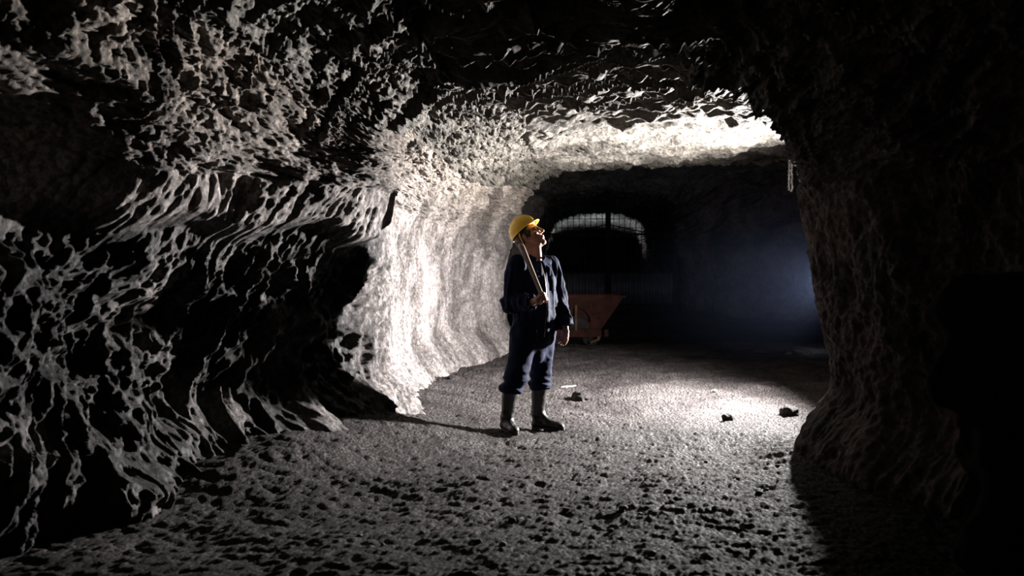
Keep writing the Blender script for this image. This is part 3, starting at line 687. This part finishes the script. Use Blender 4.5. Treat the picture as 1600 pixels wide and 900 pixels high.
# wooden handle over the shoulder
L_ = np.linalg.norm(Hd1-Hd0)
ts = [-.055, -.050, -.03, 0, .1, .3, .6, .8, .93, 1.0, 1.01]; rs = [.004, .014, .0165, .0165, .0165, .0172, .0195, .022, .0235, .020, .006]
hm = link('tool_handle', tube_mesh('tool_handle', [Hd0+hd*(t*L_) for t in ts], rs, 20, Hd0), M['wood']); hm.location = Hd0
tag(hm, 'thick brown wooden tool handle the man rests on his shoulder', 'tool handle')
# ------------------------------------------------------------------ mine tub (tipping skip) beyond the lit floor
M['rust'] = noisy(mat('rusty_red_steel', (.2, .09, .06), .95, 0, .03), (.014, .0062, .005), (.028, .0125, .0100), 5, .5, 30, .01)
M['rust_edge'] = noisy(mat('worn_brown_steel', (.25, .17, .1), .9, 0, .05), (.035, .024, .015), (.07, .045, .028), 8, .3, 40, .004)
M['black_steel'] = noisy(mat('black_steel', (.02, .02, .022), .9, 0, .04), (.006, .006, .007), (.018, .016, .016), 10)
M['sheet'] = noisy(mat('grey_corrugated_sheet', (.06, .06, .065), .6, .3), (.045, .045, .05), (.09, .085, .09), 4, .3, 30, .01)
CY = 17.6; cz = fz(1.3, CY)
tub = empty('mine_cart', (1.13, CY, cz)); tag(tub, 'rusty red steel tipping mine cart standing behind the man', 'mine cart')
tub.rotation_euler = (0, 0, R(-6))
# hopper: V-sided bin seen from its end plate side, long axis along x
def hopper():
    bm = bmesh.new()
    top = [(-.84, -.42, .86), (.84, -.42, .86), (.84, .42, .86), (-.84, .42, .86)]
    bot = [(-.44, -.34, .27), (.44, -.34, .27), (.44, .34, .27), (-.44, .34, .27)]
    a = [bm.verts.new(v) for v in top]; b = [bm.verts.new(v) for v in bot]
    bm.faces.new(b)
    for k in range(4): bm.faces.new((a[k], a[(k+1) % 4], b[(k+1) % 4], b[k]))
    bmesh.ops.recalc_face_normals(bm, faces=bm.faces)
    o = bm_obj('hopper', bm, M['rust'], tub); s_ = o.modifiers.new('t', 'SOLIDIFY'); s_.thickness = .015
    bm = bmesh.new()
    for (c, s_) in (((0, -.43, .86), (1.72, .05, .045)), ((0, .43, .86), (1.72, .05, .045)), ((.85, 0, .86), (.05, .86, .045)), ((-.85, 0, .86), (.05, .86, .045))): box_bm(bm, c, s_)
    bm_obj('rim', bm, M['rust'], o, .005)
    # curved rocker plate and arc on the end
    pts = [(.28*math.cos(R(a)), -.435, .42+.26*math.sin(R(a))) for a in range(0, 181, 10)]
    link('arc_bar', tube_mesh('arc_bar', pts, .016, 8), M['rust'], o)
    bm = bmesh.new(); vs = [bm.verts.new(p) for p in ((-.22, -.437, .30), (.26, -.437, .30), (.17, -.437, .52), (-.16, -.437, .52))]; bm.faces.new(vs)
    q = bm_obj('end_plate', bm, M['black_steel'], o); s_ = q.modifiers.new('t', 'SOLIDIFY'); s_.thickness = .01
    return o
hopper()
bm = bmesh.new(); box_bm(bm, (.02, -.45, .49), (.042, .04, .44)); bm_obj('stay_bar', bm, M['rust_edge'], tub, .005)
bm = bmesh.new()
box_bm(bm, (0, -.40, .225), (.92, .07, .14)); box_bm(bm, (0, .40, .225), (.92, .07, .14)); box_bm(bm, (-.54, 0, .225), (.07, .8, .12)); box_bm(bm, (.54, 0, .225), (.07, .8, .12))
bm_obj('chassis', bm, M['rust'], tub, .006)
for sx in (-.26, .26):
    bm = bmesh.new(); bmesh.ops.create_cone(bm, cap_ends=True, segments=12, radius1=.025, radius2=.025, depth=.74, matrix=Matrix.Translation((sx, 0, .13)) @ Matrix.Rotation(R(90), 4, 'X'))
    bm_obj('axle', bm, M['black_steel'], tub)
    for sy in (-.33, .33):
        bm = bmesh.new()
        bmesh.ops.create_cone(bm, cap_ends=True, segments=28, radius1=.13, radius2=.125, depth=.05, matrix=Matrix.Translation((sx, sy, .13)) @ Matrix.Rotation(R(90), 4, 'X'))
        bmesh.ops.create_cone(bm, cap_ends=True, segments=28, radius1=.15, radius2=.15, depth=.015, matrix=Matrix.Translation((sx, sy*.9, .145)) @ Matrix.Rotation(R(90), 4, 'X'))
        bmesh.ops.create_cone(bm, cap_ends=True, segments=16, radius1=.045, radius2=.04, depth=.09, matrix=Matrix.Translation((sx, sy, .13)) @ Matrix.Rotation(R(90), 4, 'X'))
        bm_obj('wheel', bm, M['black_steel'], tub, .004)
bm = bmesh.new(); v = box_bm(bm, (.34, -.52, .10), (.15, .05, .035), Matrix.Rotation(R(-22), 3, 'Y')); box_bm(bm, (.41, -.52, .145), (.05, .06, .07))
bm_obj('coupling_hook', bm, M['rust_edge'], tub, .008)

# ------------------------------------------------------------------ mesh gate closing the far gallery
GY = 26.0; gz = fz(2.5, GY)
def gx(px): return (px-800)/1555*GY
def gzz(py): return 1.34+(420-py)/1555*GY-gz
gate = empty('mesh_gate', (gx(950), GY, gz)); tag(gate, 'dark steel gate with bar grid above and corrugated sheet below', 'gate')
x0, x1 = gx(842)-gx(950), gx(1054)-gx(950); ztop, zmid = gzz(300), gzz(426)
for i, px in enumerate((842, 950, 1054)):
    bm = bmesh.new(); box_bm(bm, (gx(px)-gx(950), 0, (ztop+.12)/2), (.11 if i != 1 else .14, .1, ztop+.12)); bm_obj('post', bm, M['black_steel'], gate, .006)
for zz in (ztop, gzz(366), zmid, .12):
    bm = bmesh.new(); box_bm(bm, ((x0+x1)/2, .01, zz), (x1-x0, .06, .06)); bm_obj('rail', bm, M['black_steel'], gate, .004)
for s_, (a, b) in enumerate(((x0, 0), (0, x1))):
    bm = bmesh.new(); n = 12
    for k in range(1, n): box_bm(bm, (a+(b-a)*k/n, 0, (zmid+ztop)/2), (.018, .018, ztop-zmid))
    for k in range(1, 9): box_bm(bm, ((a+b)/2, .012, zmid+(ztop-zmid)*k/9), (b-a, .014, .016))
    box_bm(bm, ((a+b)/2, -.02, gzz(362)), (b-a, .02, .03), Matrix.Rotation(R(12 if s_ else -12), 3, 'Y'))
    bm_obj('bar_grid', bm, M['black_steel'], gate)
    N_ = 90; g = np.zeros((N_, 2, 3))
    for i in range(N_):
        xx = a+(b-a)*i/(N_-1); g[i, :, 0] = xx; g[i, :, 1] = .03+.022*math.sin(i*math.pi*2/8); g[i, 0, 2] = .14; g[i, 1, 2] = zmid-.03
    q = link('sheet_panel', grid_mesh('sheet_panel', g), M['sheet'], gate); m_ = q.modifiers.new('t', 'SOLIDIFY'); m_.thickness = .003

# ------------------------------------------------------------------ hanging chain by the arch
M['chain'] = mat('bright_chain_steel', (.5, .47, .42), .35, .8)
ctop = np.array([1.955, 7.0, 2.215])
chain = empty('hanging_chain', tuple(ctop)); tag(chain, 'thin steel chain looped down from the roof beside the arch edge', 'chain')
def link_at(p, d_, flip):
    d_ = Vector(d_).normalized(); q = d_.to_track_quat('Z', 'Y').to_matrix() @ Matrix.Rotation(R(90 if flip else 0), 3, 'Z')
    pts = []
    for k in range(14):
        a = 2*math.pi*k/14; pts.append(Vector(p)+q@Vector((.0062*math.cos(a), 0, .0065*math.sin(a)+(.0045 if math.sin(a) > 0 else -.0045))))
    pts.append(pts[0]); pts.append(pts[1]); return tube_mesh('link', pts, .0019, 6)
path = [(0, 0, -i*.015) for i in range(8)]
zl_ = -.118
for i in range(14): path.append((-.010-.002*(i/13), 0, zl_-i*.0142))
path += [(-.007, 0, zl_-.205), (.004, .0, zl_-.207)]
for i in range(14): path.append((.012-.004*(i/13)+.002*math.sin(i*1.3), .004, zl_-.195+i*.0142))
for i, p_ in enumerate(path):
    nx = path[i+1] if i+1 < len(path) else (p_[0], p_[1], p_[2]+.01)
    link('chain_link', link_at(p_, np.array(nx)-np.array(p_), i % 2), M['chain'], chain)
link('eye_bolt', tube_mesh('eye_bolt', [(0, 0, 0), (0, 0, .03), (.01, .0, .09), (.02, 0, .16)], .004, 8), M['black_steel'], chain)

# ------------------------------------------------------------------ loose stones, stick
M['stone'] = rock_material('dark_loose_stone', (.10, .09, .088), (.035, .03, .03), False, 30)
M['pale_stone'] = rock_material('pale_loose_stone', (.36, .33, .31), (.2, .18, .17), False, 30)
def stone(name, X, Y, sx, sy, sz, seed, m, label, cat='stone', group=None, sink=.25, sub=4, rz=0):
    bm = bmesh.new(); bmesh.ops.create_icosphere(bm, subdivisions=sub, radius=1)
    P_ = np.array([v.co[:] for v in bm.verts]); P_ = np.sign(P_)*np.abs(P_)**.8
    P_ *= (1+.28*fbm(P_*1.1+seed, 3)+.10*ridge(P_*2.3+seed))[:, None]; P_ *= np.array([sx, sy, sz])/2
    for v, c in zip(bm.verts, P_): v.co = c
    me = bpy.data.meshes.new(name); bm.to_mesh(me); bm.free(); o = link(name, me, m)
    o.location = (X, Y, fz(X, Y)+sz*(.5-sink)); o.rotation_euler = (0, 0, rz); tag(o, label, cat, group); return o
def at(px, py): Y = 1.34*1555/(py-420); return (px-800)/1555*Y, Y
S_ = M['stone']
X, Y = at(907, 628); stone('rock', X, Y, .17, .12, .11, 3, S_, 'black angular rock lying just past the small white stick', 'rock')
X, Y = at(1138, 656); stone('rock', X, Y, .095, .09, .08, 11, S_, 'small black rock alone on the right of the lit floor', 'rock')
X, Y = at(1241, 652); stone('rock', X, Y+.15, .15, .14, .13, 21, S_, 'dark rock resting against the foot of the right pillar', 'rock')
X, Y = at(708, 606); stone('rock', X, Y, .13, .11, .07, 31, S_, 'flat dark rock near the bright left wall', 'rock')
X, Y = at(1262, 553); stone('rock', X, Y, .6, .4, .13, 41, S_, 'low dark rubble lump at far edge of lit floor, by pillar', 'rock')
X, Y = at(1190, 551); stone('rock', X, Y, .22, .2, .07, 47, S_, 'small flat rock left of the rubble lump, far floor', 'rock')
X, Y = at(888, 605); zst = fz(X, Y)+.012
st = link('stick', tube_mesh('stick', [(-.085, -.02, 0), (-.03, .0, .004), (.03, .015, .006), (.09, .035, .012)], [.006, .009, .008, .005], 10), mat('white_stick', (.72, .68, .64), .6)); st.location = (X, Y, zst)
tag(st, 'small white stick lying on the floor right of the boots', 'stick')
rr = random.Random(5); pos = []
for i in range(40):
    px = rr.uniform(560, 1225) if i < 44 else rr.uniform(540, 760); py = rr.uniform(575, 880) if i < 44 else rr.uniform(600, 720)
    X, Y = at(px, py)
    if Y > 12 or (abs(px-835) < 70 and 640 < py < 700): continue
    s0 = rr.uniform(.018, .042); o = stone('pebble', X, Y, s0*1.3, s0, s0*.75, i*3.7, M['stone'] if i % 3 else M['pale_stone'], ('small dark loose pebble on the dirt floor of the tunnel' if i % 3 else 'small pale loose pebble on the dirt floor of the tunnel'), 'pebble', ('dark pebbles on the dirt floor' if i % 3 else 'pale pebbles on the dirt floor'), sub=2, rz=rr.uniform(0, 3))
# broken block of rock standing in the dark at the right
M['dark_rock'] = noisy(mat('black_rock', (.01, .01, .01), 1, 0, .08), (.006, .005, .005), (.016, .013, .012), 5, .6, 14, .03)
f = Field((1.2, 2.75, -.1), (3.1, 4.3, 1.75), .016)
f.ell((2.15, 3.5, .1), (.58, .45, 1.0), None, .1); f.ell((2.2, 3.5, .9), (.62, .42, .42), None, .12); f.ell((2.55, 3.6, 1.15), (.5, .4, .36), None, .1)
f.ell((1.72, 3.5, 1.10), (.20, .22, .22), None, .08); f.ell((1.62, 3.45, .98), (.16, .18, .14), None, .06)
me = f.mesh('rock_ledge', (2.1, 3.5, 0), lambda V, Nn: V+Nn*(.07*fbm(V*2.2, 3)+.06*(ridge(V*3)-.5)+.03*(ridge(V*7)-.5))[:, None])
o = link('rock_ledge', me, M['dark_rock']); o.location = (2.1, 3.5, 0); tag(o, 'black rock ledge standing in the unlit right foreground', 'rock')
# haze hanging round the lamp in the side passage
hm_ = bpy.data.materials.new('dust_haze'); hm_.use_nodes = True; nt = hm_.node_tree; nt.nodes.clear()
vo = nt.nodes.new('ShaderNodeVolumeScatter'); vo.inputs['Color'].default_value = (.42, .56, 1, 1)
oo = nt.nodes.new('ShaderNodeOutputMaterial'); nt.links.new(vo.outputs[0], oo.inputs['Volume'])
tc = nt.nodes.new('ShaderNodeTexCoord'); mp = nt.nodes.new('ShaderNodeMapping'); mp.vector_type = 'TEXTURE'; mp.inputs['Location'].default_value = (4.7, 13.0, 1.1); mp.inputs['Scale'].default_value = (3.5, 4.6, 1.6)
gr = nt.nodes.new('ShaderNodeTexGradient'); gr.gradient_type = 'QUADRATIC_SPHERE'
ml = nt.nodes.new('ShaderNodeMath'); ml.operation = 'MULTIPLY'; ml.inputs[1].default_value = .013
for a_, b_ in ((tc.outputs['Object'], mp.inputs[0]), (mp.outputs[0], gr.inputs[0]), (gr.outputs[0], ml.inputs[0]), (ml.outputs[0], vo.inputs['Density'])): nt.links.new(a_, b_)
bm = bmesh.new(); bmesh.ops.create_uvsphere(bm, u_segments=32, v_segments=20, radius=1, matrix=Matrix.Translation((4.7, 13.0, 1.1)) @ Matrix.Diagonal((3.5, 4.6, 1.6, 1))); hz_ = bm_obj('haze', bm, hm_)
tag(hz_, 'thin bluish dust haze hanging in the side passage behind the pillar', 'haze', None, 'stuff')
